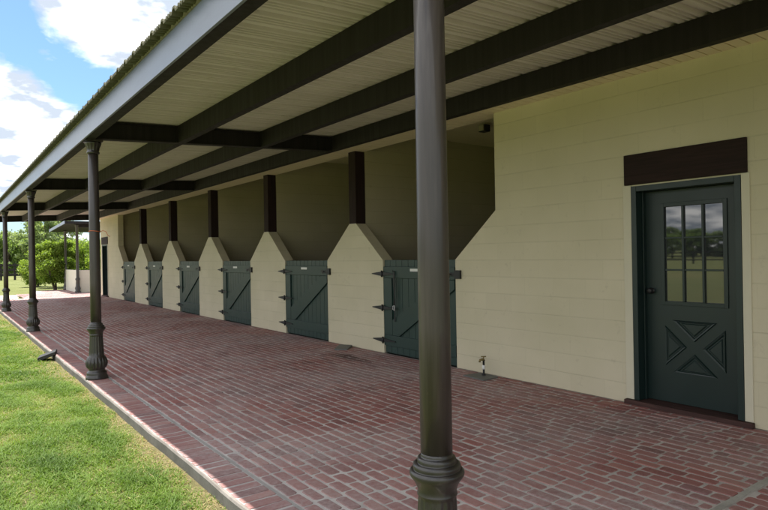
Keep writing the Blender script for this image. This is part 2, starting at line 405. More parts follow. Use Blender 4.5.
def brick_field(name, y0, y1, x0, x1, soldier=False, skip=None, seed=1, chip=.011, slack=.0025):
    chip = .006 if soldier else .010
    """bricks as worn octagonal blocks standing a little proud of the mortar"""
    g = np.random.default_rng(seed); cs = []
    if not soldier:
        px, py = .1005, .2005
        nrow = round((x1-x0)/px); px = (x1-x0)/nrow; ph = 0.
        for i in range(nrow):
            cx = x0 + (i+.5)*px; ph = (ph + .5 + g.normal(0, .13)) % 1
            yy = y0 - ph*py
            while yy < y1:
                L = py*(.52 if g.uniform() < .07 else g.choice([.9, 1.0, 1.0, 1.05])) + g.normal(0, .004)
                a, b = max(yy, y0)+.0068, min(yy+L, y1)-.0068; yy += L
                if b-a < .035: continue
                cs.append((cx, (a+b)/2, .0418, (b-a)/2))
    else:
        py = .1045
        for k in range(int((y1-y0)/py)): cs.append(((x0+x1)/2, y0+(k+.5)*py, (x1-x0)/2-.003, .0445))
    C = np.array(cs); n = len(C)
    C[:, 0] += g.normal(0, .0016, n); C[:, 1] += g.normal(0, .0025, n)
    hx = C[:, 2] + g.normal(0, .0022, n); hy = C[:, 3] + g.normal(0, .002, n)
    ang = g.normal(0, .013, n); z = g.normal(.0, .0011, n)
    tx, ty = g.normal(0, .012, n), g.normal(0, .008, n)
    V = np.zeros((n, 24, 3))
    for ring, (ins, dz) in enumerate([(.0075, 0), (.0025, -.0022), (0, -.014)]):
        a, b = hx-ins, hy-ins
        ch = np.clip(chip + g.normal(0, .006, (n, 4)), .003, .026)
        P = [(-a+ch[:,0], -b), (a-ch[:,1], -b), (a, -b+ch[:,1]), (a, b-ch[:,2]), (a-ch[:,2], b), (-a+ch[:,3], b), (-a, b-ch[:,3]), (-a, -b+ch[:,0])]
        for j, (u, v) in enumerate(P):
            V[:, ring*8+j, 0] = C[:,0] + u*np.cos(ang) - v*np.sin(ang)
            V[:, ring*8+j, 1] = C[:,1] + u*np.sin(ang) + v*np.cos(ang)
            V[:, ring*8+j, 2] = z + dz + u*tx + v*ty
    base = (np.arange(n)*24)[:, None]
    quads = []
    for r in range(2):
        for j in range(8):
            k = (j+1) % 8
            quads.append(base + np.array([[r*8+j, (r+1)*8+j, (r+1)*8+k, r*8+k]])) 
    for q in [(0,1,2,3),(0,3,4,7),(4,5,6,7)]: quads.append(base + np.array([q]))
    F = np.concatenate(quads)
    rnd = np.repeat(np.clip(g.beta(1.6, 1.6, n), 0, 1), 24)
    return V.reshape(-1, 3), F, rnd
def paving(parts):
    Vs, Fs, Rs, b = [], [], [], 0
    for V, F, r in parts: Vs.append(V); Fs.append(F+b); Rs.append(r); b += len(V)
    return np.concatenate(Vs), np.concatenate(Fs), np.concatenate(Rs)
JY = 1.617                                  # control joint across the paving
XF0 = 1.702
V, F, R = paving([brick_field('f', JY+.022, 27.9, XF0, WX-.005, seed=2), brick_field('f', -3.0, JY-.022, XF0, WX-.005, seed=3),
                  brick_field('s', JY+.022, 27.9, 1.4465, 1.676, True, seed=4), brick_field('s', -3.0, JY-.022, 1.4465, 1.676, True, seed=5),
                  brick_field('e', 27.92, 31.6, 2.7, 5.2, seed=6), brick_field('e', 27.92, 34.6, 5.2, 9.4, seed=8), brick_field('e', 31.62, 34.6, 3.9, 5.2, seed=9)])
pv = np_mesh('brick_paving', V, F, M['brick'], attrs={'rnd': R}); tag(pv, kind='structure')
mt = MB().box(1.4447, WX+.02, -3.0, 27.9, -.2, -.0045)
mt.prism([(2.65, 27.9, -.2), (9.4, 27.9, -.2), (9.4, 34.6, -.2), (3.85, 34.6, -.2)], [(2.65, 27.9, -.0045), (9.4, 27.9, -.0045), (9.4, 34.6, -.0045), (3.85, 34.6, -.0045)])
o = mt.build('mortar_bed', M['mortar']); tag(o, kind='structure')
o = MB().box(1.6765, 1.7005, JY+.02, 27.9, -.05, -.0035).box(1.6765, 1.7005, -3, JY-.02, -.05, -.0035).build('edge_joint', M['joint_dark']); tag(o, kind='structure')
o = MB().box(1.69, WX-.02, JY-.019, JY+.019, -.05, .001).build('paving_joint', M['joint']); tag(o, kind='structure')
# kerb: pale worn top edge, dirty grey face
n = 130; kys = np.linspace(-3.0, 27.9, n)
top, face = [], []
for y in kys:
    w = .004*math.sin(y*3.1) + random.uniform(-.004, .004); h = random.uniform(-.003, .003)
    face += [(1.425+w, y, -.25), (1.427+w, y, -.016+h)]
    top += [(1.427+w, y, -.016+h), (1.4345+w, y, -.002+h), (1.4445, y, .001+h*.5), (1.4445, y, -.2)]
def strip(rows, k): return [(i*k+j, i*k+j+1, (i+1)*k+j+1, (i+1)*k+j) for i in range(n-1) for j in range(k-1)]
o = MB().add(top, strip(top, 4)).build('kerb', M['kerb']); tag(o, kind='structure')
o = MB().add(face, strip(face, 2)).build('kerb_face', M['kerb_face']); tag(o, kind='structure')
# pale dirt path beyond the porch
pp = MB()
pl = [(-6, 27.6), (-.5, 27.3), (2.1, 27.6), (2.6, 29.5), (3.0, 32.6), (1.2, 33.2), (-3, 32.4), (-8, 31)]
pp.prism([(x, y, -.3) for x, y in pl], [(x, y, -.080) for x, y in pl])
o = pp.build('sand_path', M['path']); tag(o, kind='structure')

# ------------------------------------------------------------------ stable building
stable = empty('stable_building', (WX, 11, 0), 'long cream painted block stable with half doors and gabled piers beneath the porch', 'stable')
def wall(name, poly, x0=WX, x1=WX+WT): return MB().prism_x(poly, x0, x1).build(name, M['block'], stable, .004)
DZ, DYD = .597, .717                     # diagonal flare
TOP = 3.6
EA0, EA1, EH = 2.217, 3.206, 2.108       # entry door frame outside edges
fd = 25.86; FA0, FA1 = fd, fd+.989       # far door
ye = YD + (NB-1)*PIT + DW
wall('front_wall', [(Y0, 0), (Y0, TOP), (YD-DYD, TOP), (YD-DYD, DH+DZ), (YD, DH), (YD, 0), (EA1, 0), (EA1, EH), (EA0, EH), (EA0, 0)])
wall('front_wall', [(ye, 0), (ye, DH), (ye+DYD, DH+DZ), (ye+DYD, TOP), (Y1, TOP), (Y1, 0), (FA1, 0), (FA1, EH), (FA0, EH), (FA0, 0)])
for i in range(NB-1):
    a, b = YD + i*PIT + DW, YD + (i+1)*PIT
    wall('pier', [(a, 0), (a, DH), (a+DYD, DH+DZ), (b-DYD, DH+DZ), (b, DH), (b, 0)])
    c = (a+b)/2
    MB().box(WX+.004, WX+WT-.004, c-.1, c+.1, DH+DZ-.01, SOFFIT+.02).build('timber_post', M['post_wood'], stable, .006)
    # partition between two stalls
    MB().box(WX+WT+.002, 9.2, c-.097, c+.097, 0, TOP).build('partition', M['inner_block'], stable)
MB().box(WX+.002, WX+WT-.002, YD-DYD+.002, ye+DYD-.002, SOFFIT+.03, TOP).build('header', M['block'], stable)
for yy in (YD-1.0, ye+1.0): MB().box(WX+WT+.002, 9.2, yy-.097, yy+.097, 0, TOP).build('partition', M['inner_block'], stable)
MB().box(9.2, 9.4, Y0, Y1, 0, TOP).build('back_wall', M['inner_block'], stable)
MB().box(WX+WT+.002, 9.198, Y1-.2, Y1-.002, 0, TOP).build('end_wall', M['block'], stable)
MB().box(WX+WT+.002, 9.198, Y0+.002, Y0+.2, 0, TOP).build('end_wall', M['block'], stable)
MB().box(WX+WT+.002, 9.198, Y0+.2, Y1-.2, -.2, -.02).build('stall_floor', M['dark_in'], stable)
cl = MB(); y = 4.8
while y < 24.5:
    cl.box(WX+WT+.004, 9.19, y+.003, y+.111, 3.545, 3.56); y += .114
cl.box(WX+WT+.004, 9.19, 4.75, 24.6, 3.562, 3.58)
cl.build('stall_ceiling', M['soffit'], stable)
sf = MB(); y = RY0+.1
while y < Y1+.3:
    sf.box(5.16, WX+WT-.01, y+.0065, y+.1075, SOFFIT, SOFFIT+.012); y += .1135
sf.box(5.16, WX-.004, RY0+.1, Y1+.3, SOFFIT+.014, SOFFIT+.022)
sf.build('soffit', M['soffit'], stable)
mr = MB().prism([(5.46, RY0, 3.50), (5.46, RY1, 3.50), (9.7, RY1, 4.5), (9.7, RY0, 4.5)], [(5.46, RY0, 3.53), (5.46, RY1, 3.53), (9.7, RY1, 4.55), (9.7, RY0, 4.55)])
mr.v = [(x, y, z+.13) for x, y, z in mr.v]
mr.build('main_roof', M['edge'], stable)
MB().prism([(9.7, RY0, 4.63), (9.7, RY1, 4.63), (14, RY1, 3.5), (14, RY0, 3.5)], [(9.7, RY0, 4.68), (9.7, RY1, 4.68), (14, RY1, 3.55), (14, RY0, 3.55)]).build('main_roof', M['edge'], stable)

# stall half doors (part of the stable, with their own sub-parts)
def hinge(z, yf):        # strap hinge: long pointed leaf on the pier, slimmer one on the door
    h = MB(); x0 = WX-.022
    h.prism_x([(yf-.30, z-.005), (yf-.30, z+.005), (yf-.16, z+.016), (yf-.012, z+.030), (yf, z+.036), (yf+.13, z+.022), (yf+.265, z+.006),
               (yf+.265, z-.006), (yf+.13, z-.022), (yf, z-.036), (yf-.012, z-.030), (yf-.16, z-.016)][::-1], x0, WX-.0045)
    return h
def stall_door(yn, label=None):
    yf = yn + DW; g = .012
    d = MB(); w = (DW-2*g)/11
    for k in range(11): d.box(WX+.022, WX+.050, yn+g+k*w+.003, yn+g+(k+1)*w-.003, .014, DH)
    d.box(WX+.034, WX+.048, yn+g+.002, yf-g-.002, .016, DH-.002)
    door = d.build('stall_door', M['green'], stable, .003)
    if label: door['label'] = label
    MB().box(WX-.004, WX+.0215, yn+g, yf-g, 1.145, 1.315).build('rail', M['green'], door, .004)
    MB().box(WX-.004, WX+.0215, yn+g, yf-g, .125, .285).build('rail', M['green'], door, .004)
    MB().box(WX-.003, WX+.0215, yf-g-.20, yf-g, .287, 1.143).build('stile', M['green'], door, .004)
    # wide diagonal brace, low at the hinge side, high at the latch side
    ya, yb = yf-g-.205, yn+g+.01
    br = MB().prism_x([(ya, .287), (ya, .52), (yb+.20, 1.143), (yb, 1.143), (yb, 1.02), (ya-.16, .287)], WX-.002, WX+.0215)
    br.build('brace', M['green'], door, .004)
    for z in (1.205, .69, .20):
        hinge(z, yf).build('hinge', M['iron'], door)
        MB().tube([(WX-.026, yf, z-.05), (WX-.026, yf, z+.05)], .013, 10).build('hinge_pin', M['iron'], door)
    la = MB().box(WX-.035, WX-.002, yn-.115, yn-.005, 1.165, 1.275).box(WX-.03, WX-.006, yn-.006, yn+.17, 1.20, 1.245)
    la.tube([(WX-.03, yn+.06, 1.222), (WX-.055, yn+.06, 1.222), (WX-.055, yn+.06, 1.18)], .007)
    la.build('latch', M['iron'], door, .003)
    MB().box(WX-.009, WX-.0045, yn+.71, yn+.93, 1.248, 1.288).build('name_plate', M['white'], door, .002)
    return door
for i in range(NB): stall_door(YD + i*PIT, 'dark green stall door with a black lead strap hanging on it' if i == 0 else None)

# entry door with its frame
def entry(y0, y1, full=True):
    s = stable
    MB().box(WX-.022, WX+.05, y0-.052, y1+.068, EH+.018, EH+.312).build('lintel', M['lintel_wood'], s, .006)
    MB().box(WX-.012, WX+.02, y1+.002, y1+.086, .045, EH+.015).build('casing', M['cream_trim'], s, .003)
    MB().box(WX-.012, WX+.02, y0-.068, y0-.002, .045, EH+.015).build('casing', M['cream_trim'], s, .003)
    fr = MB().box(WX-.016, WX+.13, y1-.052, y1, .045, EH+.003)
    fr.box(WX-.016, WX+.13, y0, y0+.052, .045, EH+.003); fr.box(WX-.016, WX+.13, y0+.053, y1-.053, EH-.05, EH+.003)
    fr.box(WX+.085, WX+.129, y1-.066, y1-.053, .045, EH-.051); fr.box(WX+.085, WX+.129, y0+.053, y0+.066, .045, EH-.051)
    fr.build('door_frame', M['green_dark'], s, .003)
    MB().box(WX-.05, WX+.17, y0-.075, y1+.09, -.02, .042).build('door_sill', M['sill_wood'], s, .006)
    xa = WX+.131; a, b = y0+.056, y1-.056
    gy0, gy1, gz0, gz1 = y0+.2, y1-.245, 1.0, 1.905
    d = MB()                                       # leaf with an opening for the glazing
    d.box(xa, xa+.042, a, gy0, .05, EH-.054); d.box(xa, xa+.042, gy1, b, .05, EH-.054)
    d.box(xa, xa+.042, gy0, gy1, .05, gz0); d.box(xa, xa+.042, gy0, gy1, gz1, EH-.054)
    door = d.build('entry_door', M['green_dark'], s)
    if not full: door['label'] = 'dark door at the far end of the stable wall'
    mu = MB(); t = .016
    fw = .03                                       # glazing frame bead
    mu.box(xa-.012, xa+.01, gy0-fw, gy0+.006, gz0-fw, gz1+fw); mu.box(xa-.012, xa+.01, gy1-.006, gy1+fw, gz0-fw, gz1+fw)
    mu.box(xa-.012, xa+.01, gy0+.006, gy1-.006, gz0-fw, gz0+.006); mu.box(xa-.012, xa+.01, gy0+.006, gy1-.006, gz1-.006, gz1+fw)
    for k in (1, 2):
        yy = gy0 + (gy1-gy0)*k/3; mu.box(xa-.008, xa+.012, yy-t/2-.002, yy+t/2+.002, gz0+.006, gz1-.006)
        zz = gz0 + (gz1-gz0)*k/3
        for q in range(3):
            u0, u1 = gy0+(gy1-gy0)*q/3, gy0+(gy1-gy0)*(q+1)/3
            mu.box(xa-.007, xa+.012, u0+.011, u1-.011, zz-t/2, zz+t/2)
    mu.build('glazing_bars', M['green_dark'], door, .002)
    for q in range(3):
        for r in range(3):
            u0, u1 = gy0+(gy1-gy0)*q/3, gy0+(gy1-gy0)*(q+1)/3; w0, w1 = gz0+(gz1-gz0)*r/3, gz0+(gz1-gz0)*(r+1)/3
            MB().box(xa+.013, xa+.018, u0+.001, u1-.001, w0+.001, w1-.001).build('pane', M['glass'], door)
    # crossbuck mouldings: four triangles
    cy, cz = (gy0+gy1)/2, .585; hw, hz = (gy1-gy0)/2-.0, .245; gp = .062
    tris = [[(cy-hw+gp*1.15, cz+hz), (cy+hw-gp*1.15, cz+hz), (cy, cz+gp*.9)], [(cy-hw+gp*1.15, cz-hz), (cy, cz-gp*.9), (cy+hw-gp*1.15, cz-hz)],
            [(cy-hw, cz+hz-gp*.9), (cy-gp*1.15, cz), (cy-hw, cz-hz+gp*.9)], [(cy+hw, cz-hz+gp*.9), (cy+gp*1.15, cz), (cy+hw, cz+hz-gp*.9)]]
    mo = MB()
    for T in tris:
        c = (sum(p[0] for p in T)/3, sum(p[1] for p in T)/3)
        def sc(k): return [(c[0]+(p[0]-c[0])*k, c[1]+(p[1]-c[1])*k) for p in T]
        rings = [(1.0, xa-.0005), (.93, xa-.013), (.80, xa-.011), (.70, xa-.001)]
        vs = [(x, y, z) for k, x in rings for y, z in sc(k)]
        fs = [(r*3+j, r*3+(j+1) % 3, (r+1)*3+(j+1) % 3, (r+1)*3+j) for r in range(3) for j in range(3)] + [(9, 10, 11)]
        rr = [(.62, xa-.001), (.5, xa-.010)]
        vs += [(x, y, z) for k, x in rr for y, z in sc(k)]; fs += [(12+j, 12+(j+1) % 3, 15+(j+1) % 3, 15+j) for j in range(3)] + [(15, 16, 17)]
        mo.add(vs, fs)
    mo.build('crossbuck_panel', M['green_dark'], door)
    kn = MB(); ky, kz = b-.062, 1.10
    for r, d0, d1 in [(.030, 0, .008), (.012, .008, .035)]: kn.tube([(xa-d0, ky, kz), (xa-d1, ky, kz)], r, 16)
    kn.tube([(xa-.033, ky, kz), (xa-.040, ky, kz), (xa-.052, ky, kz), (xa-.062, ky, kz), (xa-.066, ky, kz)], [.014, .024, .029, .024, .010], 16)
    kn.build('knob', M['iron'], door)
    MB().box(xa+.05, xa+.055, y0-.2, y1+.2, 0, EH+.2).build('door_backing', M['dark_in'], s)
entry(EA0, EA1); entry(FA0, FA1, False)

# ------------------------------------------------------------------ porch roof
porch = empty('porch_roof', (1.5, 11, 3.0), 'long metal porch roof on dark steel beams with pale sheeting underneath', 'porch roof')
def roof_profile():
    """profile of ribbed sheet along y: list of (y, dz)"""
    P = []; y = RY0; pit = .279; ph = (3.984 - RY0) % pit
    y = RY0 + ph - pit
    while y < RY1:
        for d, h in [(-.040, 0), (-.020, .030), (.020, .030), (.040, 0), (.066, 0), (.074, .017), (.088, .017), (.096, 0), (.112, 0), (.120, .017), (.134, .017), (.142, 0), (.158, 0), (.166, .017), (.180, .017), (.188, 0)]:
            if RY0 <= y+d <= RY1: P.append((y+d, h))
        y += pit
    return P
P = roof_profile(); vs = []; fs = []
for y, h in P: vs += [(XE, y, ROOF(XE)+h+.004), (5.5, y, ROOF(5.5)+h+.004)]
for i in range(len(P)-1): fs.append((2*i, 2*i+1, 2*i+3, 2*i+2))
dk = MB().add(vs, fs).build('roof_sheet', M['deck'], porch)
sol = dk.modifiers.new('thick', 'SOLIDIFY'); sol.thickness = .0025; sol.offset = 1
# weathered outer skin and its edge
vs = []; fs = []
for y, h in P: vs += [(XE-.012, y, ROOF(XE)+h-.006), (XE-.012, y, ROOF(XE)+h+.013), (5.5, y, ROOF(5.5)+h+.013), (XE+.068, y, ROOF(XE+.068)+h-.0005)]
for i in range(len(P)-1):
    for j, k in ((0, 1), (1, 2), (3, 0)): fs.append((4*i+j, 4*i+k, 4*i+4+k, 4*i+4+j))
MB().add(vs, fs).build('roof_skin', M['edge'], porch)
# sub-fascia closure under the sheet overhang and the fascia itself
eb = MB().box(1.452, 1.475, RY0+.03, RY1-.03, 2.998, 3.225)
eb.box(1.475, 1.565, RY0+.03, RY1-.03, 2.998, 3.012); eb.box(1.475, 1.565, RY0+.03, RY1-.03, 3.211, 3.225)
eb.build('eave_beam', M['beam'], porch)
MB().box(1.43, 1.4515, RY0+.02, RY1-.02, 2.985, 3.222).build('fascia', M['fascia'], porch, .002)
for px in (2.69, 3.90, 5.13):
    zb, zt = ROOF(px)-.235, ROOF(px)-.003
    pu = MB()
    pu.box(px-.078, px-.066, RY0+.05, RY1-.05, zb, zt)
    pu.box(px-.066, px+.012, RY0+.05, RY1-.05, zb, zb+.012); pu.box(px-.066, px+.012, RY0+.05, RY1-.05, zt-.012, zt); pu.box(px+.0, px+.012, RY0+.05, RY1-.05, zb+.012, zb+.035)
    pu.build('purlin', M['beam'], porch)
for k in range(1, 5):
    y = PY0 + k*PST
    for a, b in [(1.48, 2.608), (2.704, 3.818), (3.914, 5.048)]:
        r_ = MB()
        for y0, y1, lo, hi in [(y-.006, y+.006, -.232, -.004), (y-.062, y+.062, -.232, -.219), (y-.062, y+.062, -.017, -.004)]:
            if y1-y0 < .02:
                lo, hi = -.2185, -.0175
            r_.prism([(a, y0, ROOF(a)+lo), (b, y0, ROOF(b)+lo), (b, y1, ROOF(b)+lo), (a, y1, ROOF(a)+lo)], [(a, y0, ROOF(a)+hi), (b, y0, ROOF(b)+hi), (b, y1, ROOF(b)+hi), (a, y1, ROOF(a)+hi)])
        r_.build('rafter', M['beam'], porch)

# ------------------------------------------------------------------ columns
BASE = [(.130, 0), (.132, .012), (.130, .03), (.119, .045), (.1165, .06), (.1185, .075), (.112, .088), (.097, .098), (.092, .112), (.097, .124), (.110, .137), (.121, .157), (.1265, .19), (.124, .22), (.114, .25), (.099, .276), (.090, .288),
        (.0885, .300), (.0865, .33), (.080, .45), (.0765, .53), (.0745, .542), (.0795, .546), (.0795, .552), (.076, .558), (.0795, .575), (.090, .598), (.101, .613), (.107, .622), (.109, .630), (.1075, .638), (.1025, .644), (.0965, .646), (.094, .643),
        (.094, .650), (.0955, .657), (.0935, .665), (.088, .670), (.081, .671), (.0775, .668), (.077, .674), (.0775, .682), (.075, .690), (.069, .694), (.0645, .692), (.0632, .70), (.0632, .71)]
def base_flute(k, z, a):
    if .305 < z < .535: return -.055*(0.5+0.5*math.cos(16*a))
    if .128 < z < .27: return (-.13*(1-abs(math.sin(8*a)))**1.5 - .03*(1-abs(math.sin(24*a))))*max(0, math.sin((z-.12)/.165*math.pi)) + .015
    return 0
def densify(prof, step=.012):
    outp = [prof[0]]
    for (r0, z0), (r1, z1) in zip(prof, prof[1:]):
        n = max(1, int((z1-z0)/step))
        for i in range(1, n+1): outp.append((r0+(r1-r0)*i/n, z0+(z1-z0)*i/n))
    return outp
CLAB = ['dark bronze column in the foreground, nearest of the row along the kerb', 'dark column with the orange twine tied round it at the edge of the lawn',
        'column just beyond the black wedge on the kerb', 'fourth dark column from the camera, farthest in view, by the pale sand path', 'last dark column under the far end of the porch roof']
col0 = empty('porch_column', (PX, PY0, 0), CLAB[0], 'column', 'cast iron porch columns along the kerb')
MB().lathe(PX, PY0, densify(BASE), 144, True, base_flute).build('base', M['cast'], col0)
MB().lathe(PX, PY0, [(.0632, .705), (.0628, 1.2), (.0612, 2.0), (.060, 2.84)], 48).build('shaft', M['bronze'], col0)
cp = MB().lathe(PX, PY0, [(.062, 2.825), (.074, 2.832), (.077, 2.842), (.074, 2.852), (.066, 2.858), (.068, 2.875), (.074, 2.905), (.088, 2.940), (.097, 2.955), (.098, 2.968), (.092, 2.974)], 64, True,
    lambda k, z, a: .05*math.cos(12*a) if .0 < z-2.87 < .075 else 0)
cp.box(PX-.1, PX+.1, PY0-.1, PY0+.1, 2.975, 2.9965)
cp.build('capital', M['cast'], col0)
for k in range(1, 5):
    c = copy_tree(col0); c.location = (PX, PY0+k*PST, 0); c['label'] = CLAB[k]

# ------------------------------------------------------------------ small things under the porch
sp = empty('water_spigot', (5.265, 5.09, 0), 'short water spigot with brass tap standing on a metal plate by the wall', 'spigot')
s = MB().lathe(5.265, 5.09, [(.024, .016), (.024, .03), (.013, .034), (.0125, .185), (.016, .187), (.016, .20)], 16); s.build('riser', M['iron'], sp)
MB().lathe(5.265, 5.09, [(.0135, .085), (.019, .088), (.019, .132), (.0135, .135)], 16).build('tag_sleeve', M['white'], sp)
s = MB().tube([(5.265, 5.09, .195), (5.245, 5.09, .205), (5.215, 5.10, .200), (5.205, 5.10, .175)], [.015, .015, .013, .014], 10)
s.tube([(5.265, 5.09, .20), (5.265, 5.09, .235)], .008, 8); s.tube([(5.265-.024, 5.09+.02, .238), (5.265+.022, 5.09-.02, .238)], .007, 8)
s.build('tap', M['brass'], sp)
o = MB().prism([(5.055, 4.895, -.003), (5.325, 4.915, -.003), (5.36, 5.225, -.003), (5.085, 5.26, -.003)][::1], [(5.055, 4.895, .014), (5.325, 4.915, .014), (5.36, 5.225, .014), (5.085, 5.26, .014)]).build('cover_plate', M['plate'], None, .003)
tag(o, 'square grey metal plate on the bricks under the water spigot', 'cover plate')
o = MB().prism([(4.98, 8.05, -.003), (5.12, 7.90, -.003), (5.372, 8.13, -.003), (5.25, 8.33, -.003)], [(4.98, 8.05, .02), (5.12, 7.90, .02), (5.372, 8.13, .032), (5.25, 8.33, .032)]).build('floor_board', M['plate'], None, .003)
tag(o, 'dark grey flat board lying askew on bricks at the foot of a pier', 'board')
# lead strap on the first door
lr = empty('lead_strap', (WX-.012, 7.0, 1.24), 'black leather lead strap hanging down the nearest green stall door', 'lead strap')
pts = [(WX-.02, 7.00, 1.235), (WX-.022, 7.005, 1.1), (WX-.018, 6.99, .9), (WX-.02, 6.985, .7), (WX-.019, 6.995, .50)]
pts2 = [(WX-.026, 6.985, 1.235), (WX-.034, 6.965, 1.17), (WX-.03, 6.955, 1.10), (WX-.028, 6.975, .92), (WX-.03, 6.99, .75)]
def strap(mb, pts, w, t):
    for p, q in zip(pts, pts[1:]):
        mb.prism([(p[0]-t, p[1]-w, p[2]), (p[0]+t, p[1]-w, p[2]), (p[0]+t, p[1]+w, p[2]), (p[0]-t, p[1]+w, p[2])], [(q[0]-t, q[1]-w, q[2]), (q[0]+t, q[1]-w, q[2]), (q[0]+t, q[1]+w, q[2]), (q[0]-t, q[1]+w, q[2])])
l = MB(); strap(l, pts, .010, .003); strap(l, pts2, .008, .003); l.build('strap', M['iron'], lr)
l = MB().tube([(WX-.036, 6.975, .74), (WX-.036, 7.01, .73), (WX-.036, 7.01, .68), (WX-.036, 6.975, .67), (WX-.036, 6.975, .74)], .005); l.build('buckle', M['white'], lr)
MB().tube([(WX+.0, 6.995, 1.245), (WX-.04, 6.995, 1.243), (WX-.045, 6.995, 1.262)], .006).build('hook', M['iron'], lr)
# orange twine round the second column
tw = MB(); cy = PY0+PST; loop = []
for i in range(27):
    a = 2*math.pi*i/24; loop.append((PX+.066*math.cos(a), cy+.066*math.sin(a), 1.842 + .006*math.sin(a*2) + i*.0006))
tw.tube(loop, .0042, 6)
tw.tube([(PX+.064, cy-.02, 1.845), (PX+.085, cy-.05, 1.86), (PX+.12, cy-.06, 1.85), (PX+.14, cy-.07, 1.80), (PX+.165, cy-.075, 1.785)], .0035, 6)
o = tw.build('twine', M['orange']); tag(o, 'orange twine tied round a dark porch column above head height', 'twine')
# black wedge at the kerb
wd = MB()
a = [(1.19, 10.72), (1.26, 11.02), (1.50, 10.95), (1.43, 10.65)]
zt = [-.025, -.025, .06, .06]; zb = [-.093, -.093, .006, .006]
wd.prism([(x, y, z) for (x, y), z in zip(a, zb)][::-1], [(x, y, z) for (x, y), z in zip(a, zt)][::-1])
o = wd.build('kerb_ramp', M['rubber'], None, .008); tag(o, 'small black rubber wedge leaning from the lawn onto the kerb', 'ramp')
# ceiling lamp in the first stall
lm = empty('ceiling_lamp', (6.95, 6.6, 3.54), 'small unlit box lamp on the stall ceiling beside the near wall corner', 'lamp')
MB().lathe(6.95, 6.6, [(.075, 3.52), (.075, 3.545)], 20).build('mount', M['lamp_metal'], lm)
MB().box(6.87, 7.0, 6.53, 6.67, 3.41, 3.52).build('housing', M['iron'], lm, .01)
MB().box(6.855, 6.869, 6.55, 6.65, 3.42, 3.51).build('lens', M['lamp_metal'], lm, .004)

# ------------------------------------------------------------------ pavilion beyond the porch
pav = empty('pavilion', (5.1, 30.65, 0), 'open shed wing with pale low wall and dark flat roof beyond the porch', 'pavilion')
M['pale'] = simple('pale_wall_paint', (.62, .60, .52), .7, .08, 3)
lw = MB().box(5.1, 5.25, 30.65, 34.0, -.1, 1.03).box(5.2505, 12, 30.65, 30.8, -.1, 1.03); lw.build('low_wall', M['pale'], pav)
rf = MB().prism([(4.55, 30.3, 3.17), (13, 30.3, 3.17), (13, 35.0, 2.98), (4.55, 35.0, 2.98)], [(4.55, 30.3, 3.29), (13, 30.3, 3.29), (13, 35.0, 3.10), (4.55, 35.0, 3.10)])
rf.build('roof', M['beam'], pav)
MB().prism([(4.52, 30.28, 3.165), (4.548, 30.28, 3.165), (4.548, 35.02, 2.975), (4.52, 35.02, 2.975)], [(4.52, 30.28, 3.30), (4.548, 30.28, 3.30), (4.548, 35.02, 3.11), (4.52, 35.02, 3.11)]).build('fascia', M['fascia'], pav)
for (x, y, zt) in [(5.08, 30.6, 3.155), (5.12, 34.1, 3.01), (9.2, 30.6, 3.155)]:
    sc_ = 1.0
    MB().lathe(x, y, [(.13, -.02), (.13, .05), (.10, .1), (.125, .2), (.09, .3), (.077, .54), (.108, .63), (.07, .69), (.065, .72), (.062, zt-.15), (.075, zt-.12), (.098, zt-.03), (.1, zt)], 24).build('column', M['cast'], pav)
MB().box(5.02, 13, 30.55, 30.66, 3.02, 3.168).build('beam', M['beam'], pav)

# ------------------------------------------------------------------ vegetation
def leaves(centres, radii, n, size, seed, up=.35, elong=1.5, rnd_bias=None):
    """leaf-sized quads scattered through clumps; returns V,F,rnd"""
    g = np.random.default_rng(seed); C = np.array(centres); Rr = np.array(radii)
    w = (Rr.prod(axis=1))**.67; idx = g.choice(len(C), n, p=w/w.sum())
    d = g.normal(size=(n, 3)); d /= np.linalg.norm(d, axis=1)[:, None]
    rad = g.uniform(0.25, 1, n)**.45 * np.clip(g.normal(1, .22, n), .4, 1.7)
    p = C[idx] + d*rad[:, None]*Rr[idx]
    nrm = g.normal(size=(n, 3)); nrm += d*.5; nrm[:, 2] += up + .45; nrm /= np.linalg.norm(nrm, axis=1)[:, None]
    t = np.cross(nrm, g.normal(size=(n, 3))); t /= np.linalg.norm(t, axis=1)[:, None]; b = np.cross(nrm, t)
    s = size*g.uniform(.55, 1.35, n)[:, None]
    V = np.stack([p-t*s*elong*.5, p+b*s*.5-t*s*.05, p+t*s*elong*.5, p-b*s*.5-t*s*.05], 1).reshape(-1, 3)
    F = np.arange(4*n).reshape(n, 4)
    clump = g.uniform(-.2, .2, len(C))[idx]
    r = np.clip(g.normal(.5, .18, n) + clump, 0, 1)
    return V, F, np.repeat(r, 4)
def crown_clumps(h0, h1, w, n, seed, shape='round', r=(.5, .9)):
    g = np.random.default_rng(seed); cs, rs = [], []
    for _ in range(n):
        u = g.uniform(0, 1); z = h0 + (h1-h0)*u
        if shape == 'round': wr = w*math.sqrt(max(.05, 1-(2*u-1)**2*.85))
        elif shape == 'vase': wr = w*(.35+.75*u)*(1 if u < .85 else .75)
        else: wr = w*(1.0-.55*u)
        a = g.uniform(0, 2*math.pi); q = math.sqrt(g.uniform(0, 1))*wr
        cs.append((q*math.cos(a), q*math.sin(a), z)); k = g.uniform(*r); rs.append((k, k, k*g.uniform(.6, .9)))
    return cs, rs
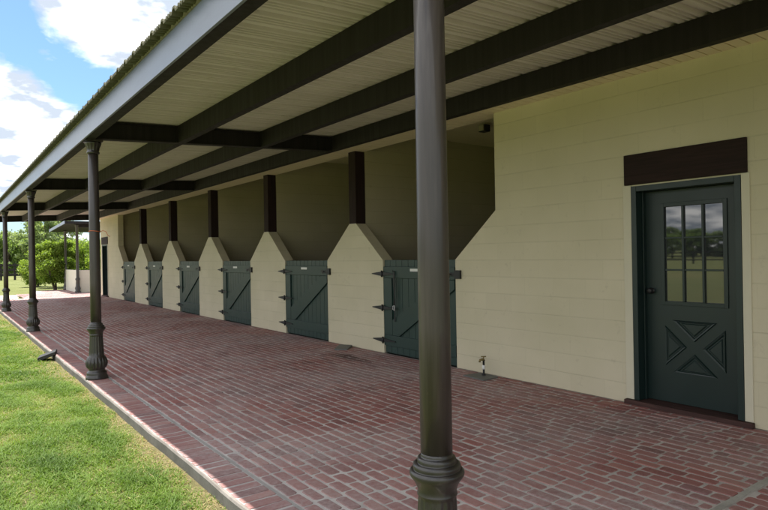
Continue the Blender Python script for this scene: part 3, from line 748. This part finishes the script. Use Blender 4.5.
def trunk_mesh(h, r, clumps, seed, nb=7, start=.25, stems=1):
    g = random.Random(seed); mb = MB()
    for q in range(stems):
        ox, oy = (0, 0) if stems == 1 else (g.uniform(-.25, .25), g.uniform(-.25, .25))
        pts = [(ox*k*3/8 + g.uniform(-.03, .03)*h*.3, oy*k*3/8 + g.uniform(-.03, .03)*h*.3, -.15 + h*k/7) for k in range(8)]
        pts[0] = (ox*.2, oy*.2, -.15)
        mb.tube(pts, [r*(1.15-.125*k) for k in range(8)], 8)
        for c in g.sample(clumps, min(nb, len(clumps))):
            k = max(1, min(6, int(7*start + g.random()*3))); p = pts[k]
            mid = [(p[i]*.5+c[i]*.5) + (0.06*h*g.uniform(-.3, .6) if i == 2 else 0) for i in range(3)]
            mb.tube([p, mid, c], [r*.5, r*.32, r*.1], 6)
    return mb
def tree(name, loc, label, cat, group, mat, h, w, seed, n=5000, leaf=.2, shape='round', base=.25, nclump=26, r=(.5, .9), stems=1, tr=.12):
    root = empty(name, loc, label, cat, group)
    cs, rs = crown_clumps(h*base, h*.93, w, nclump, seed, shape, r)
    V, F, R = leaves(cs, rs, n, leaf, seed)
    np_mesh('crown', V, F, mat, root, {'rnd': R})
    t = trunk_mesh(h*.8, tr, cs, seed, stems=stems)
    me_o = t.build('trunk', M['bark']); me_o.parent = root
    return root
def place(px, dist_y):   # x on the ray through image column px (at horizon) at distance y
    d = fwd + right0*((px-384)/595.97); return d.x/d.y*dist_y
# bush by the pavilion
b = tree('bush', (4.75, 34.9, -.12), 'round bright green bush on the lawn beside the pale low wall', 'bush', None, M['leaf_b'], 2.72, 1.12, 5, n=26000, leaf=.06, base=.22, nclump=60, r=(.18, .36), stems=3, tr=.05)
b2 = tree('bush', (6.9, 39.5, -.12), 'yellow green bush rising behind the low wall of the pavilion', 'bush', None, M['leaf_b'], 2.9, 2.3, 9, n=26000, leaf=.075, base=.15, nclump=80, r=(.3, .6), stems=3, tr=.06)
b3 = tree('bush', (place(36, 42), 42, -.12), 'smaller pale green bush left of the round bright bush', 'bush', None, M['leaf_b'], 2.3, .75, 13, n=9000, leaf=.07, base=.12, nclump=34, r=(.2, .4), stems=3, tr=.05)
# trees behind
GRP = 'trees beyond the paddock fence'
LBL = ['tall feathery light green tree rising behind the pavilion roof', 'broad mid green tree behind the paddock fence', 'pale hazy tree in the far tree line']
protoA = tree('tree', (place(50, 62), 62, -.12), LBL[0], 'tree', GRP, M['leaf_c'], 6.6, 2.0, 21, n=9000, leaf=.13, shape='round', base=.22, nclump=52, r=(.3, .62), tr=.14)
protoB = tree('tree', (place(8, 78), 78, -.12), LBL[1], 'tree', GRP, M['leaf_a'], 4.4, 2.6, 22, n=11000, leaf=.17, base=.12, nclump=44, r=(.4, .85), tr=.14)
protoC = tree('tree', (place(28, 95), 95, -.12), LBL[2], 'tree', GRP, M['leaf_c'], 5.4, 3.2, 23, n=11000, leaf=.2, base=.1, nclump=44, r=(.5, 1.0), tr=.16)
spots = [(protoB, -8, 82, 1.05, 'mid green tree at the left edge behind the black fence'), (protoB, 24, 84, .95, 'mid green tree seen between the two far columns'),
         (protoC, -2, 104, 1.15, 'pale tree showing above the fence at the far left'), (protoC, 12, 110, 1.1, 'pale tree between mid green trees in the far line'),
         (protoA, 36, 70, .9, 'light green tree just right of the third column'), (protoA, 64, 74, 1.0, 'light green tree seen under the pavilion roof left post'),
         (protoC, 45, 100, 1.0, 'pale rounded tree low behind the feathery tree'), (protoC, 62, 108, .95, 'pale low tree behind the pavilion corner post'),
         (protoB, 74, 90, .72, 'low dark green tree seen under the pavilion roof'), (protoB, 88, 86, .68, 'low green tree beside the banded column'),
         (protoC, 100, 96, .8, 'pale tree hidden behind the end of the stable')]
for k, (src, px, dy, s, lb) in enumerate(spots):
    c = copy_tree(src); c.location = (place(px, dy), dy, -.12); c.scale = (s, s, s*random.uniform(.92, 1.08)); c.rotation_euler[2] = k*1.3; c['label'] = lb
# the same line runs on along the paddock to the left (seen mirrored in the door panes)
for k in range(40):
    src = (protoB, protoC, protoB, protoA)[k % 4]; ang = math.radians(96 + 78*k/39); R_ = 118 + random.uniform(-14, 14)
    c = copy_tree(src); c.location = (R_*math.cos(ang), R_*math.sin(ang), -.12); q = random.uniform(.9, 1.45)
    c.scale = (q*1.3, q*1.3, q); c.rotation_euler[2] = k*.9; c['label'] = 'tree of the far paddock row outside the picture, mirrored in the door panes'; c['group'] = 'tree row mirrored in the door panes'
# paddock fence
fn = empty('paddock_fence', (3, 60, -.12), 'black three rail board fence across the paddock before the trees', 'fence')
A, B = Vector((place(-60, 58), 58, 0)), Vector((place(28, 60), 60, 0)); npst = 7
for k in range(npst):
    p = A.lerp(B, k/(npst-1)); MB().box(p.x-.08, p.x+.08, p.y-.08, p.y+.08, -.3, 1.32).build('post', M['fence_wood'], fn)
dirv = (B-A).normalized(); nv = Vector((-dirv.y, dirv.x, 0))*.03; off = nv*3.6
for z in (.30, .70, 1.10):
    q0, q1 = A-off, B-off
    MB().prism([q0-nv+Vector((0,0,z)), q1-nv+Vector((0,0,z)), q1+nv+Vector((0,0,z)), q0+nv+Vector((0,0,z))], [q0-nv+Vector((0,0,z+.16)), q1-nv+Vector((0,0,z+.16)), q1+nv+Vector((0,0,z+.16)), q0+nv+Vector((0,0,z+.16))]).build('rail', M['fence_wood'], fn)

f2 = empty('paddock_fence', (-60, 35, -.12), 'board fence across the field outside the picture, mirrored in the door panes', 'fence')
A, B = Vector((-72, 6, 0)), Vector((-40, 66, 0)); dirv = (B-A).normalized(); nv = Vector((-dirv.y, dirv.x, 0))*.03; off = nv*3.6
for k in range(23):
    p = A.lerp(B, k/22); MB().box(p.x-.08, p.x+.08, p.y-.08, p.y+.08, -.3, 1.32).build('post', M['fence_wood'], f2)
for z in (.30, .70, 1.10):
    q0, q1 = A-off, B-off
    MB().prism([q0-nv+Vector((0,0,z)), q1-nv+Vector((0,0,z)), q1+nv+Vector((0,0,z)), q0+nv+Vector((0,0,z))], [q0-nv+Vector((0,0,z+.16)), q1-nv+Vector((0,0,z+.16)), q1+nv+Vector((0,0,z+.16)), q0+nv+Vector((0,0,z+.16))]).build('rail', M['fence_wood'], f2)

# ------------------------------------------------------------------ grass
def grass(n, x0, x1, y0, y1, hmin, hmax, w, seed, dens_pow=1.0):
    g = np.random.default_rng(seed)
    y = y0 + (y1-y0)*g.uniform(0, 1, n)**dens_pow; x = g.uniform(x0, x1, n)
    def waves(f, sd):      # smooth pseudo-random patches, about 0..1
        q = np.random.default_rng(sd); v = np.zeros(len(x))
        for _ in range(7):
            a_ = q.uniform(0, 2*np.pi); v += np.sin((x*np.cos(a_)+y*np.sin(a_))*f*q.uniform(.6, 1.6) + q.uniform(0, 6.3))
        return np.clip(.5 + v*.17, 0, 1)
    edge = 1.420 + .010*np.sin(y*7) + .012*np.sin(y*2.3); k = x < edge; x, y = x[k], y[k]; n = len(x)
    pat, tuft, fine = waves(3.2, 91), waves(13, 92), waves(34, 93)
    ds = np.clip(1-(1.42-x)/(.10+.40*waves(3.3, 94)), 0, 1)
    keep = (g.uniform(0, 1, n) > ds*.42) & (g.uniform(0, 1, n) < .35+.5*tuft+.45*fine)
    x, y, pat, tuft, fine, ds = (q[keep] for q in (x, y, pat, tuft, fine, ds)); n = len(x)
    dryp = np.clip(.05 + .45*np.clip(pat-.55, 0, 1) + .18*np.clip(.45-tuft, 0, 1) + .62*ds, 0, .93)
    isdry = g.uniform(0, 1, n) < dryp
    h = g.uniform(hmin, hmax, n)*(.55+.55*tuft+.35*fine)*np.where(isdry, .6, 1)*(1-.4*ds)
    a = g.uniform(0, 2*np.pi, n); lean = g.uniform(.5, 2.0, n)*h*np.where(isdry, 1.5, 1)
    dx, dy = np.cos(a), np.sin(a); fac = g.uniform(.6, 1.5, n)*w; wx, wy = -dy*fac, dx*fac; z0 = -.093
    Z = np.full(n, z0)
    p0 = np.stack([x-wx, y-wy, Z], 1); p1 = np.stack([x+wx, y+wy, Z], 1)
    m0 = np.stack([x+dx*lean*.35-wx*.85, y+dy*lean*.35-wy*.85, z0+h*.62], 1); m1 = np.stack([x+dx*lean*.35+wx*.85, y+dy*lean*.35+wy*.85, z0+h*.62], 1)
    tp = np.stack([x+dx*lean, y+dy*lean, z0+h*.9], 1); tq = tp + np.stack([wx*.15, wy*.15, np.zeros(n)], 1)
    V = np.stack([p0, p1, m1, m0, tq, tp], 1).reshape(-1, 3); b = (np.arange(n)*6)[:, None]
    F = np.concatenate([b+np.array([[0, 1, 2, 3]]), b+np.array([[3, 2, 4, 5]])])
    r = np.where(isdry, g.uniform(.84, 1, n), np.clip(g.normal(.40, .15, n)+(pat-.5)*.35-(tuft-.5)*.35, 0, .8))
    return V, F, np.repeat(r, 6)
V, F, R = paving([grass(230000, -.9, 1.43, 2.2, 9.0, .016, .046, .0023, 31, .9), grass(90000, -.3, 1.43, 9.0, 17.0, .018, .045, .0036, 32, .8),
                  grass(60000, -3, 1.43, 15, 28, .02, .05, .006, 33, .9), grass(30000, -6, -.6, 0, 14, .02, .05, .005, 34), grass(16000, -.9, 1.43, -1.5, 2.4, .018, .048, .0035, 35)])
o = np_mesh('grass', V, F, M['grass'], attrs={'rnd': R}); tag(o, 'short mown lawn grass with straw coloured blades along the kerb', 'grass', kind='stuff')
